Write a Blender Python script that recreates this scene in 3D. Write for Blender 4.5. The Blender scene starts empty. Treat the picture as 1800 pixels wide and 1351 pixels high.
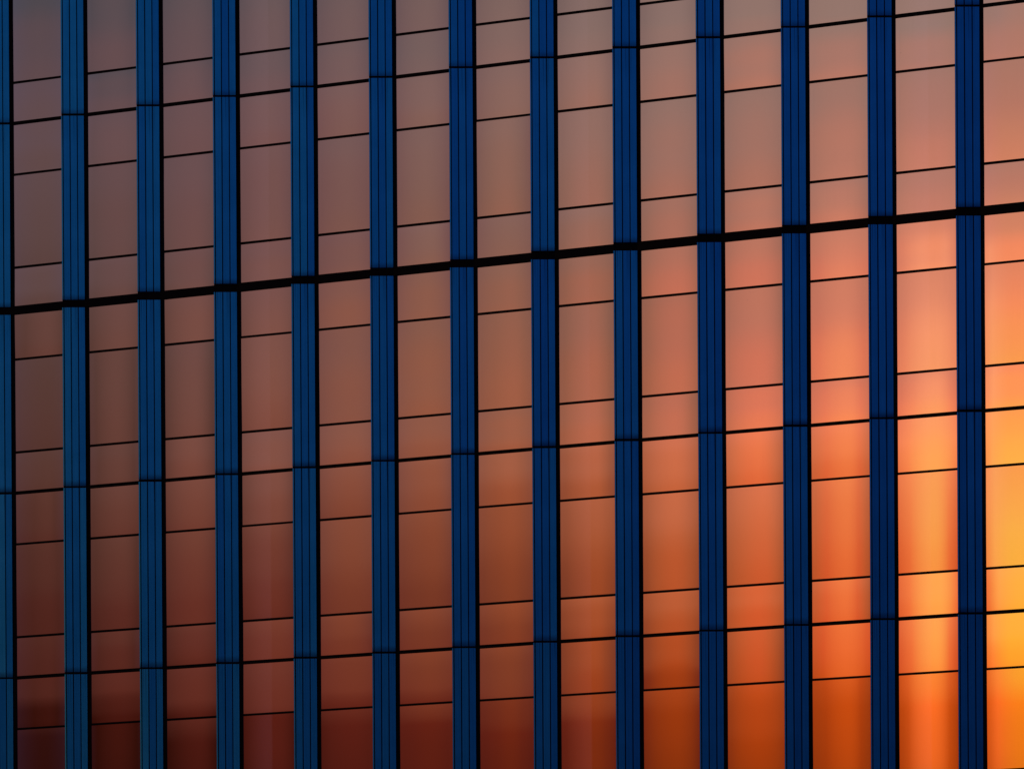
import bpy, bmesh, math, random
from mathutils import Vector, Matrix
R = math.radians
scn = bpy.context.scene
random.seed(11)

# ---------------------------------------------------------------- camera
# a long lens with a vertical shift (the photo's verticals run parallel), standing on the street
F_PX, W_PX = 6500.0, 1800.0
yaw, pitch, roll = -3.34162221e-01, -3.54777013e-03, -5.69839423e-03
cam_d = bpy.data.cameras.new("camera")
cam = bpy.data.objects.new("camera", cam_d)
scn.collection.objects.link(cam)
cam.location = (33.6806, -66.9128, 1.7)
fw = Vector((math.sin(yaw)*math.cos(pitch), math.cos(yaw)*math.cos(pitch), math.sin(pitch)))
rt = Vector((math.cos(yaw), -math.sin(yaw), 0)); up = rt.cross(fw)
r2 = rt*math.cos(roll) + up*math.sin(roll)
u2 = -rt*math.sin(roll) + up*math.cos(roll)
cam.rotation_euler = Matrix((r2, u2, -fw)).transposed().to_euler()
cam_d.sensor_width = 36.0
cam_d.lens = 36.0*F_PX/W_PX
cam_d.shift_y = 1624.6/W_PX
cam_d.clip_start = 1.0
cam_d.clip_end = 3000.0
scn.camera = cam

# ---------------------------------------------------------------- sunset sky
def lin(c):
    return tuple(((v/255.0)/12.92 if v/255.0 <= 0.04045 else ((v/255.0+0.055)/1.055)**2.4) for v in c)

def el_of(y):              # elevation (deg) a flat pane mirrors for a row of the photograph
    return math.degrees(math.atan((2300.0-y)/F_PX))
def az_of(x):              # azimuth (deg from -Y towards +X)
    return -19.15 + math.degrees(math.atan((x-900.0)/F_PX))

# columns of sky: azimuth -> list of (elevation, sRGB colour)
ys = [30, 250, 420, 600, 800, 980, 1150, 1240, 1310]
tab = {
    65:   [(80,73,79),(97,75,78),(96,72,71),(90,63,58),(88,56,49),(83,48,40),(77,37,30),(72,32,25),(50,15,9)],
    470:  [(105,86,88),(114,84,84),(116,80,77),(124,81,73),(128,78,66),(120,66,52),(108,50,38),(104,45,33),(86,29,20)],
    890:  [(125,101,96),(136,102,94),(140,98,84),(150,95,75),(160,92,66),(148,75,47),(130,61,37),(126,55,33),(107,36,20)],
    1180: [(142,114,106),(156,113,101),(170,110,92),(190,110,87),(202,111,79),(190,96,57),(180,80,38),(168,67,25),(154,57,16)],
    1480: [(148,118,108),(176,119,103),(196,124,101),(220,124,95),(248,133,85),(238,116,63),(228,96,44),(214,86,28),(194,72,14)],
    1630: [(150,120,112),(180,121,106),(208,128,104),(246,150,108),(255,162,92),(255,163,82),(255,148,66),(255,126,50),(255,108,38)],
    1780: [(162,121,108),(180,120,102),(208,130,99),(248,140,94),(255,160,78),(255,176,72),(255,172,52),(255,158,42),(255,130,26)],
}
REFL = 0.80                # how much of the sky the coated glass gives back
def spline(xs, vs, x):     # monotone-ish cubic through measured colours
    if x <= xs[0]: return vs[0]
    if x >= xs[-1]: return vs[-1]
    i = max(k for k in range(len(xs)-1) if xs[k] <= x)
    h = xs[i+1]-xs[i]; t = (x-xs[i])/h
    def tang(k, c):
        if k == 0: return (vs[1][c]-vs[0][c])/(xs[1]-xs[0])
        if k == len(xs)-1: return (vs[-1][c]-vs[-2][c])/(xs[-1]-xs[-2])
        a = (vs[k][c]-vs[k-1][c])/(xs[k]-xs[k-1]); b = (vs[k+1][c]-vs[k][c])/(xs[k+1]-xs[k])
        return 0.0 if a*b < 0 else 0.5*(a+b)
    return tuple((2*t**3-3*t*t+1)*vs[i][c] + (t**3-2*t*t+t)*h*tang(i, c)
                 + (3*t*t-2*t**3)*vs[i+1][c] + (t**3-t*t)*h*tang(i+1, c) for c in range(3))
kx = sorted(tab)
ys2 = [30 + (1310-30)*k/15 for k in range(16)]
fine = {}
for x in [65 + (1780-65)*k/13 for k in range(14)]:
    row = [spline(kx, [tab[q][r] for q in kx], x) for r in range(len(ys))]
    fine[x] = [spline(ys, row, y) for y in ys2]
cols = []
for x, cs in sorted(fine.items()):
    st = [(el_of(y), tuple(v/REFL for v in lin(c))) for y, c in zip(ys2, cs)]
    st.sort(key=lambda s: s[0])
    lo, hi = st[0][1], st[-1][1]
    st = [(-2.0, (0.004, 0.004, 0.006)), (4.5, tuple(v*0.45 for v in lo))] + st + \
         [(28.0, (hi[0]*0.62, hi[1]*0.80, hi[2]*1.05)), (50.0, (0.035, 0.07, 0.15)), (90.0, (0.02, 0.05, 0.13))]
    cols.append((az_of(x), st))
def plain(az, k, stops):
    return (az, [(e, tuple(v*k for v in c)) for e, c in stops])
dusk = [(-2, (0.004,0.004,0.006)), (3, (0.05,0.03,0.045)), (9, (0.04,0.066,0.155)), (14, (0.055,0.105,0.25)),
        (20, (0.075,0.15,0.36)), (35, (0.06,0.13,0.32)), (90, (0.02,0.05,0.13))]
deep = [(e, (c[0]*0.6, c[1]*0.66, c[2]*1.14)) for e, c in dusk]
glow_st = [(e, tuple(v*m for v, m in zip(c, (1.15,1.1,1.0)))) if 7 < e < 16 else (e, c) for e, c in cols[-1][1]]
cols = [plain(-100, 0.45, dusk), plain(-48, 0.8, dusk)] + cols + [(-6.5, glow_st)] + \
       [plain(6, 1.15, dusk), plain(14, 0.94, dusk), plain(22, 0.86, deep), plain(31, 0.62, deep), plain(100, 0.35, dusk)]

world = bpy.data.worlds.new("World")
scn.world = world
world.use_nodes = True
nt = world.node_tree
nt.nodes.clear()
def N(t, tree=None, **kw):
    n = (tree or nt).nodes.new(t)
    for k, v in kw.items():
        setattr(n, k, v)
    return n
def math_node(op, a, b=None, tree=None):
    t = tree or nt
    n = N('ShaderNodeMath', t, operation=op)
    for i, v in enumerate((a, b)):
        if v is None: continue
        if isinstance(v, (int, float)): n.inputs[i].default_value = v
        else: t.links.new(v, n.inputs[i])
    return n.outputs[0]
tc = N('ShaderNodeTexCoord')
sep = N('ShaderNodeSeparateXYZ'); nt.links.new(tc.outputs['Generated'], sep.inputs[0])
# soft streaks of thin cloud shift the bands a little
mp = N('ShaderNodeMapping'); mp.inputs['Scale'].default_value = (5.0, 5.0, 16.0)
nt.links.new(tc.outputs['Generated'], mp.inputs[0])
nz = N('ShaderNodeTexNoise'); nz.inputs['Scale'].default_value = 1.3; nz.inputs['Detail'].default_value = 3.0
nt.links.new(mp.outputs[0], nz.inputs['Vector'])
wob = math_node('MULTIPLY', math_node('SUBTRACT', nz.outputs['Fac'], 0.5), 1.1)
az = math_node('MULTIPLY', math_node('ARCTAN2', sep.outputs['X'], math_node('MULTIPLY', sep.outputs['Y'], -1.0)), 57.29578)
el = math_node('ADD', math_node('MULTIPLY', math_node('ARCSINE', sep.outputs['Z']), 57.29578), wob)
EL0, EL1 = -2.0, 30.0
prev = None
for i, (a, st) in enumerate(cols):
    # piecewise ramp over -2..30 degrees, a second stretch up to the zenith
    mr = N('ShaderNodeMapRange'); mr.inputs['From Min'].default_value = EL0; mr.inputs['From Max'].default_value = EL1
    nt.links.new(el, mr.inputs['Value'])
    rp = N('ShaderNodeValToRGB'); rp.color_ramp.interpolation = 'LINEAR'
    low = [s for s in st if s[0] <= EL1]; high = [s for s in st if s[0] > EL1]
    ce = rp.color_ramp.elements
    while len(ce) < len(low): ce.new(0.5)
    for k, (e, c) in enumerate(low):
        ce[k].position = (e-EL0)/(EL1-EL0)
    for k, (e, c) in enumerate(low):
        ce[k].color = (*c, 1)
    nt.links.new(mr.outputs[0], rp.inputs[0])
    mr2 = N('ShaderNodeMapRange'); mr2.inputs['From Min'].default_value = low[-1][0]; mr2.inputs['From Max'].default_value = 60
    nt.links.new(el, mr2.inputs['Value'])
    mx = N('ShaderNodeMix', data_type='RGBA'); nt.links.new(mr2.outputs[0], mx.inputs[0])
    nt.links.new(rp.outputs[0], mx.inputs[6]); mx.inputs[7].default_value = (*high[-1][1], 1)
    cur = mx.outputs[2]
    if prev is not None:
        mr3 = N('ShaderNodeMapRange'); mr3.inputs['From Min'].default_value = cols[i-1][0]; mr3.inputs['From Max'].default_value = a
        nt.links.new(az, mr3.inputs['Value'])
        m = N('ShaderNodeMix', data_type='RGBA'); nt.links.new(mr3.outputs[0], m.inputs[0])
        nt.links.new(prev, m.inputs[6]); nt.links.new(cur, m.inputs[7])
        cur = m.outputs[2]
    prev = cur
bg = N('ShaderNodeBackground'); nt.links.new(prev, bg.inputs[0])
bg.inputs['Strength'].default_value = 1.0
wo = N('ShaderNodeOutputWorld'); nt.links.new(bg.outputs[0], wo.inputs[0])

# ---------------------------------------------------------------- the last of the sun
sd = bpy.data.lights.new("sun", 'SUN'); sd.energy = 0.12; sd.angle = R(0.5); sd.color = (1.0, 0.55, 0.28)
sun = bpy.data.objects.new("sun", sd); scn.collection.objects.link(sun)
s_az, s_el = R(-7.0), R(2.0)
to_sun = Vector((math.sin(s_az)*math.cos(s_el), -math.cos(s_az)*math.cos(s_el), math.sin(s_el)))
sun.rotation_euler = to_sun.to_track_quat('Z', 'Y').to_euler()
sun.location = to_sun*150

scn.view_settings.view_transform = 'Standard'
scn.view_settings.look = 'None'
scn.view_settings.exposure = 0.0
scn.view_settings.gamma = 1.0
scn.view_settings.use_curve_mapping = False

# ---------------------------------------------------------------- materials
def new_mat(name):
    m = bpy.data.materials.new(name); m.use_nodes = True
    m.node_tree.nodes.clear()
    out = m.node_tree.nodes.new('ShaderNodeOutputMaterial')
    return m, m.node_tree, out
def simple(name, col, rough, spec=0.5, metal=0.0):
    m, t, out = new_mat(name)
    p = N('ShaderNodeBsdfPrincipled', t)
    nzz = N('ShaderNodeTexNoise', t); nzz.inputs['Scale'].default_value = 9.0; nzz.inputs['Detail'].default_value = 6
    tcc = N('ShaderNodeTexCoord', t); t.links.new(tcc.outputs['Object'], nzz.inputs['Vector'])
    mx = N('ShaderNodeMix', t, data_type='RGBA'); t.links.new(nzz.outputs['Fac'], mx.inputs[0])
    mx.inputs[6].default_value = (*[c*0.75 for c in col], 1); mx.inputs[7].default_value = (*[c*1.25 for c in col], 1)
    t.links.new(mx.outputs[2], p.inputs['Base Color'])
    p.inputs['Roughness'].default_value = rough; p.inputs['Specular IOR Level'].default_value = spec
    p.inputs['Metallic'].default_value = metal
    t.links.new(p.outputs[0], out.inputs[0])
    return m
M_black = simple('black_anodised_aluminium', (0.003, 0.003, 0.004), 0.5, 0.06)
M_core = simple('dark_structure', (0.02, 0.02, 0.022), 0.8, 0.2)
M_asphalt = simple('asphalt', (0.05, 0.05, 0.052), 0.85, 0.3)

def glass_mat(name, see, pale_strip, tint):
    m, t, out = new_mat(name)
    g = N('ShaderNodeBsdfGlossy', t); g.inputs['Roughness'].default_value = 0.0
    g.inputs['Color'].default_value = (*[REFL*v for v in tint], 1)
    tcc = N('ShaderNodeTexCoord', t)
    # dust and faint run marks left by rain
    mpp = N('ShaderNodeMapping', t); mpp.inputs['Scale'].default_value = (26.0, 1.0, 1.1)
    t.links.new(tcc.outputs['Object'], mpp.inputs[0])
    n1 = N('ShaderNodeTexNoise', t); n1.inputs['Scale'].default_value = 1.0; n1.inputs['Detail'].default_value = 5
    t.links.new(mpp.outputs[0], n1.inputs['Vector'])
    n2 = N('ShaderNodeTexNoise', t); n2.inputs['Scale'].default_value = 3.0; n2.inputs['Detail'].default_value = 8
    n2.inputs['Roughness'].default_value = 0.7
    t.links.new(tcc.outputs['Object'], n2.inputs['Vector'])
    r1 = N('ShaderNodeMapRange', t); r1.inputs['From Min'].default_value = 0.45; r1.inputs['From Max'].default_value = 0.8
    r1.inputs['To Min'].default_value = 0.0; r1.inputs['To Max'].default_value = 0.014
    t.links.new(math_node('MULTIPLY', n1.outputs['Fac'], math_node('ADD', n2.outputs['Fac'], 0.5, t), t), r1.inputs['Value'])
    fac = r1.outputs[0]
    # a few splashes and specks
    vo = N('ShaderNodeTexVoronoi', t); vo.inputs['Scale'].default_value = 1.7
    geo = N('ShaderNodeNewGeometry', t); t.links.new(geo.outputs['Position'], vo.inputs['Vector'])
    sc1 = N('ShaderNodeSeparateColor', t); t.links.new(vo.outputs['Color'], sc1.inputs[0])
    sz = N('ShaderNodeMapRange', t); sz.inputs['From Min'].default_value = 0.55; sz.inputs['From Max'].default_value = 1.0
    sz.inputs['To Min'].default_value = 0.0; sz.inputs['To Max'].default_value = 0.045; t.links.new(sc1.outputs[0], sz.inputs['Value'])
    dk = N('ShaderNodeMath', t, operation='LESS_THAN'); t.links.new(math_node('ADD', vo.outputs['Distance'], math_node('MULTIPLY', n2.outputs['Fac'], 0.03, t), t), dk.inputs[0]); t.links.new(sz.outputs[0], dk.inputs[1])
    fac = math_node('ADD', fac, math_node('MULTIPLY', dk.outputs[0], 0.25, t), t)
    if pale_strip:       # a pale diffuse band added over the glass of every fourth bay
        s = N('ShaderNodeSeparateXYZ', t); t.links.new(tcc.outputs['Object'], s.inputs[0])
        a = N('ShaderNodeMapRange', t); a.interpolation_type = 'SMOOTHSTEP'
        a.inputs['From Min'].default_value = 0.0; a.inputs['From Max'].default_value = 0.56
        t.links.new(s.outputs['X'], a.inputs['Value'])
        b = N('ShaderNodeMapRange', t); b.interpolation_type = 'SMOOTHSTEP'
        b.inputs['From Min'].default_value = 0.63; b.inputs['From Max'].default_value = 0.59
        t.links.new(s.outputs['X'], b.inputs['Value'])
        k = math_node('MULTIPLY', math_node('MULTIPLY', a.outputs[0], b.outputs[0], t), pale_strip, t)
        veil = k
    d = N('ShaderNodeBsdfDiffuse', t); d.inputs['Color'].default_value = (0.62, 0.58, 0.56, 1)
    if see:
        tr = N('ShaderNodeBsdfTransparent', t)
        ms0 = N('ShaderNodeMixShader', t); ms0.inputs[0].default_value = see
        t.links.new(g.outputs[0], ms0.inputs[1]); t.links.new(tr.outputs[0], ms0.inputs[2])
        base = ms0.outputs[0]
    else:
        base = g.outputs[0]
    sc = N('ShaderNodeMixShader', t); t.links.new(fac, sc.inputs[0])
    t.links.new(base, sc.inputs[1]); t.links.new(d.outputs[0], sc.inputs[2])
    last = sc.outputs[0]
    if pale_strip:
        mc = N('ShaderNodeMix', t, data_type='RGBA'); t.links.new(veil, mc.inputs[0])
        mc.inputs[6].default_value = (0, 0, 0, 1); mc.inputs[7].default_value = (0.66, 0.58, 0.56, 1)
        d2 = N('ShaderNodeBsdfDiffuse', t); t.links.new(mc.outputs[2], d2.inputs['Color'])
        ad = N('ShaderNodeAddShader', t); t.links.new(last, ad.inputs[0]); t.links.new(d2.outputs[0], ad.inputs[1])
        last = ad.outputs[0]
    t.links.new(last, out.inputs[0])
    return m
VT, ST = (1.0, 1.0, 1.0), (1.015, 1.0, 0.995)
M_vision = glass_mat('coated_vision_glass', 0.04, 0, VT)
M_spandrel = glass_mat('coated_spandrel_glass', 0, 0, ST)
M_vision_strip = glass_mat('coated_vision_glass_with_pale_strip', 0.04, 0.15, VT)
M_spandrel_strip = glass_mat('coated_spandrel_glass_with_pale_strip', 0, 0.11, ST)

def blue_mat():
    m, t, out = new_mat('blue_anodised_aluminium')
    p = N('ShaderNodeBsdfPrincipled', t)
    tcc = N('ShaderNodeTexCoord', t)
    mpp = N('ShaderNodeMapping', t); mpp.inputs['Scale'].default_value = (60.0, 60.0, 0.7)
    t.links.new(tcc.outputs['Object'], mpp.inputs[0])
    n1 = N('ShaderNodeTexNoise', t); n1.inputs['Scale'].default_value = 1.0; n1.inputs['Detail'].default_value = 4
    t.links.new(mpp.outputs[0], n1.inputs['Vector'])
    n2 = N('ShaderNodeTexNoise', t); n2.inputs['Scale'].default_value = 2.2; n2.inputs['Detail'].default_value = 7
    t.links.new(tcc.outputs['Object'], n2.inputs['Vector'])
    f = math_node('ADD', math_node('MULTIPLY', n1.outputs['Fac'], 0.55, t), math_node('MULTIPLY', n2.outputs['Fac'], 0.45, t), t)
    mx = N('ShaderNodeMix', t, data_type='RGBA'); t.links.new(f, mx.inputs[0])
    mx.inputs[6].default_value = (0.0, 0.19, 0.29, 1)
    mx.inputs[7].default_value = (0.045, 0.41, 0.60, 1)
    t.links.new(mx.outputs[2], p.inputs['Base Color'])
    p.inputs['Metallic'].default_value = 0.9
    # noisy darkening just above the horizontal joints, and thin drips below them
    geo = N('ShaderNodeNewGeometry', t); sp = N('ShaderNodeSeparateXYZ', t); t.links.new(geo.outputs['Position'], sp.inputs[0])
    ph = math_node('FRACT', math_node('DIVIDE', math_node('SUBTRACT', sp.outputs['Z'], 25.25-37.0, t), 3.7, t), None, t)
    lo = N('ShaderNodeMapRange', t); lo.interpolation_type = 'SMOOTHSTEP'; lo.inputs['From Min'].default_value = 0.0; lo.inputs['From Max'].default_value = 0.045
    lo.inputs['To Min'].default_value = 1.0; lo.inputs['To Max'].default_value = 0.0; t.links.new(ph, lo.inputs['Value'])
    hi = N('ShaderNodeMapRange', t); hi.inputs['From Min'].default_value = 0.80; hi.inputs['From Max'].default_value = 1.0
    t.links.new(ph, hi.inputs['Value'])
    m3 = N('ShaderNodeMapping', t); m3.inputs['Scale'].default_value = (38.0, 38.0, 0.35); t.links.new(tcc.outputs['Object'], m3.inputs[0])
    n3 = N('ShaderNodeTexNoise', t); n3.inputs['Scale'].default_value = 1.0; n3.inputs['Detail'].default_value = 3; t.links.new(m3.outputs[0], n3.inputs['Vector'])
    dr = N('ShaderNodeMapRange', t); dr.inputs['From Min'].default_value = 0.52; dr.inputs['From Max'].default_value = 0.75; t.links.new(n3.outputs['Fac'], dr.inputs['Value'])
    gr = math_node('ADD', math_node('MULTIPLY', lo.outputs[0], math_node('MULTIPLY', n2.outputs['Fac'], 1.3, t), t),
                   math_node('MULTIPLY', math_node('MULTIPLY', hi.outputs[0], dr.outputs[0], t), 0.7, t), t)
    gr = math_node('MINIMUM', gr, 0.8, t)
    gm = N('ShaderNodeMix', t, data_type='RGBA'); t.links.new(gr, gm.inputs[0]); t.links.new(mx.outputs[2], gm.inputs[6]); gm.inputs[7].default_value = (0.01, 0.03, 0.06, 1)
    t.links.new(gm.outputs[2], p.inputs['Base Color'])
    p.inputs['Roughness'].default_value = 0.22
    t.links.new(p.outputs[0], out.inputs[0])
    return m
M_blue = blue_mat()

# ---------------------------------------------------------------- helpers
def mesh_obj(name, verts, faces, mat, parent=None, loc=(0, 0, 0), smooth=False):
    me = bpy.data.meshes.new(name)
    me.from_pydata(verts, [], faces); me.update()
    if smooth:
        me.polygons.foreach_set('use_smooth', [True]*len(me.polygons))
    me.materials.append(mat)
    o = bpy.data.objects.new(name, me)
    scn.collection.objects.link(o)
    o.location = loc
    if parent: o.parent = parent
    return o
class MB:
    def __init__(s): s.v = []; s.f = []
    def box(s, x0, x1, y0, y1, z0, z1):
        b = len(s.v)
        s.v += [(x0,y0,z0),(x1,y0,z0),(x1,y1,z0),(x0,y1,z0),(x0,y0,z1),(x1,y0,z1),(x1,y1,z1),(x0,y1,z1)]
        s.f += [tuple(b+i for i in q) for q in ((0,3,2,1),(4,5,6,7),(0,1,5,4),(1,2,6,5),(2,3,7,6),(3,0,4,7))]
    def prism(s, pts, z0, z1):            # counter-clockwise outline in plan, closed
        b = len(s.v); n = len(pts)
        s.v += [(x, y, z0) for x, y in pts] + [(x, y, z1) for x, y in pts]
        for i in range(n):
            j = (i+1) % n
            s.f.append((b+i, b+j, b+n+j, b+n+i))
        s.f.append(tuple(b+i for i in reversed(range(n)))); s.f.append(tuple(b+n+i for i in range(n)))
    def build(s, name, mat, parent=None, loc=(0,0,0)):
        return mesh_obj(name, s.v, s.f, mat, parent, loc)

# ---------------------------------------------------------------- facade measures (metres)
BAY, H, Z0 = 1.64349899, 3.7, 25.2615831
TOP, BOT = -1, 4                   # storeys built, counted down from the joint at Z0
BAYS = range(-1, 14)
GX1 = BAY - 0.485                  # glass from x=0 of the bay to here
T1, T2 = 0.2775*H, 0.7800*H        # the two thin transoms below each floor joint
THIN, JOINT = 0.040, 0.064
ROOF = Z0 + H*1 + 3.0

# ---------------------------------------------------------------- the ground
g = MB(); S = 900
g.v = [(-S,-S,0),(S,-S,0),(S,S,0),(-S,S,0)]; g.f = [(0,1,2,3)]
ground = g.build('ground', M_asphalt); ground['kind'] = 'structure'

# ---------------------------------------------------------------- the building
bld = bpy.data.objects.new('office_building', None)
scn.collection.objects.link(bld)
bld['label'] = 'glass office tower at sunset with orange mirrored windows between blue vertical fins'
bld['category'] = 'building'

c = MB(); c.box(-2.0*BAY, 15.0*BAY, 0.30, 22.0, 0.0, ROOF)
c.build('wall', M_core, bld)

def pane_mesh(w, h, mid, rnd, tiltx, tiltz):
    """a slightly bowed sheet: the seal holds its edges, the middle swells by a few millimetres"""
    nu, nv = 20, 16 if h < 1.2 else 24
    a = R(rnd.uniform(0.70, 1.05)); a2 = a*rnd.uniform(1.0, 2.3); c0 = rnd.uniform(0.50, 0.62)
    bv = R(rnd.uniform(0.14, 0.34) if h < 1.2 else rnd.uniform(0.10, 0.30))
    ripple = R(rnd.uniform(-0.10, 0.10)); rp = rnd.uniform(0, 6.28)
    # pinched at both seals and flat in the middle
    def slope_u(u):
        if u < c0: return -a*((c0-u)/c0)**2.1
        return -a2*((u-c0)/(1-c0))**1.8
    verts = []; prof = [0.0]
    for i in range(nu):
        u = (i+0.5)/nu
        prof.append(prof[-1] + slope_u(u)*w/nu)
    for j in range(nv+1):
        v = j/nv
        zz = v*h
        dv = -bv*h*(0.25-(v-0.5)**2)
        dr = ripple*h*0.12*math.sin(2*math.pi*v*1.5+rp)
        for i in range(nu+1):
            x = w*i/nu
            y = prof[i] + dv + dr + tiltx*(zz-h/2) + tiltz*(x-w/2)
            verts.append((x, y, zz))
    ymax = max(v[1] for v in verts)
    verts = [(x, y-ymax, z) for x, y, z in verts]
    faces = []
    for j in range(nv):
        for i in range(nu):
            p = j*(nu+1)+i
            faces.append((p, p+1, p+nu+2, p+nu+1))
    # back face and rim, 24 mm thick
    b = len(verts)
    verts += [(0,0.024,0),(w,0.024,0),(w,0.024,h),(0,0.024,h)]
    return verts, faces, b, nu, nv

def add_pane(name, parent, x0, z0, w, h, mat, rnd, down):
    tx = R(-down + rnd.gauss(0, 0.13)); tz = R(rnd.gauss(0, 0.11))
    verts, faces, b, nu, nv = pane_mesh(w, h, 0, rnd, tx, tz)
    faces.append((b, b+3, b+2, b+1))
    bot = [i for i in range(nu+1)]; top = [nv*(nu+1)+i for i in range(nu+1)]
    lef = [j*(nu+1) for j in range(nv+1)]; rig = [j*(nu+1)+nu for j in range(nv+1)]
    faces.append(tuple([b, b+1] + bot[::-1]))
    faces.append(tuple([b+2, b+3] + top))
    faces.append(tuple([b+3, b] + lef))
    faces.append(tuple([b+1, b+2] + rig[::-1]))
    o = mesh_obj(name, verts, faces, mat, parent, (x0, 0.012, z0))
    me = o.data
    sm = [i < nu*nv for i in range(len(me.polygons))]
    me.polygons.foreach_set('use_smooth', sm)
    me.set_sharp_from_angle(angle=R(30)) if hasattr(me, 'set_sharp_from_angle') else None
    return o

for n in BAYS:
    pale_strip = (n % 4 == 3)
    for s in range(TOP, BOT+1):
        rnd = random.Random(1000 + n*37 + s*101)
        zt = Z0 - s*H; zb = zt - H
        fr = MB(); d0, d1 = -0.006, 0.06
        hj = JOINT/2
        fr.box(-0.012, 0.004, d0, d1, zb, zt)                      # jambs
        fr.box(GX1, GX1+0.02, d0, d1, zb, zt)
        for a, b in ((zt-hj, zt-0.002), (zb+0.002, zb+hj), (zt-T1-THIN/2, zt-T1+THIN/2), (zt-T2-THIN/2, zt-T2+THIN/2)):
            fr.box(0.0045, GX1-0.0005, d0-0.002, d1-0.002, a-zb*0, b)
        w = fr.build('window', M_black, bld, (n*BAY, 0, 0))
        m1 = M_spandrel_strip if pale_strip else M_spandrel
        m2 = M_vision_strip if pale_strip else M_vision
        e = 0.004; pw = GX1-0.008
        add_pane('spandrel_panel', w, e, zt-T1+THIN/2-0.003, pw, T1-THIN/2-hj+0.006, m1, rnd, 0.14 if s < 3 else -0.15)
        add_pane('pane',           w, e, zt-T2+THIN/2-0.003, pw, T2-T1-THIN+0.006, m2, rnd, 0.05 if s < 3 else 0.16)
        add_pane('spandrel_panel', w, e, zb+hj-0.003, pw, H-T2-THIN/2-hj+0.006, m1, rnd, -0.16)

# the heavy black band between the two blocks of storeys
j = MB()
j.box(-1.9*BAY, 14.9*BAY, -0.024, 0.20, Z0-H-0.128, Z0-H+0.036)
j.build('string_course', M_black, bld)

# ---------------------------------------------------------------- pilasters: wedge-shaped fins turned towards the street corner
A = Vector((-0.481, -0.2026)); B = Vector((-0.0577, -0.0520))
L = (B-A).length; T = (B-A).normalized(); Nn = Vector((T.y, -T.x))     # Nn points out to the viewer
def P(u, d=0.0):
    q = A + T*(u*L) + Nn*d
    return (q.x, q.y)
def fin_backing(x):
    m = MB()
    pts = [P(0.006, -0.028), P(0.985, -0.028), (-0.014, -0.004), (-0.014, 0.29), (-0.478, 0.29), (-0.478, -0.10)]
    m.prism(pts, 0.0, ROOF)
    return m.build('pilaster', M_black, bld, (x, 0, 0))
def fin_panel(parent, z0, z1, rnd, off):
    """folded sheet: a narrow lip, then three flat ribs, with sunk grooves between"""
    ribs = [(0.0, 0.055, 4.0), (0.100, 0.368, rnd.gauss(0, 0.9)), (0.414, 0.690, rnd.gauss(0, 0.9)), (0.734, 1.0, rnd.gauss(0, 0.9))]
    m = MB()
    for u0, u1, tw in ribs:
        dd = math.tan(R(tw))*(u1-u0)*L/2
        m.prism([(q[0]+off, q[1]+abs(off)*0.3) for q in (P(u0, -dd), P(u1, dd), P(u1, -0.0265), P(u0, -0.0265))], z0, z1)
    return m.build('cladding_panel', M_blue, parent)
for n in range(-1, 15):
    f = fin_backing(n*BAY)
    for s in range(TOP, BOT+1):
        rnd = random.Random(77 + n*13 + s*7)
        z1 = Z0 - s*H - 0.020 - 0.010; z0_ = Z0 - (s+1)*H + 0.020 - 0.010
        if s == 0: z0_ = Z0 - H + 0.015
        if s == 1: z1 = Z0 - H - 0.144
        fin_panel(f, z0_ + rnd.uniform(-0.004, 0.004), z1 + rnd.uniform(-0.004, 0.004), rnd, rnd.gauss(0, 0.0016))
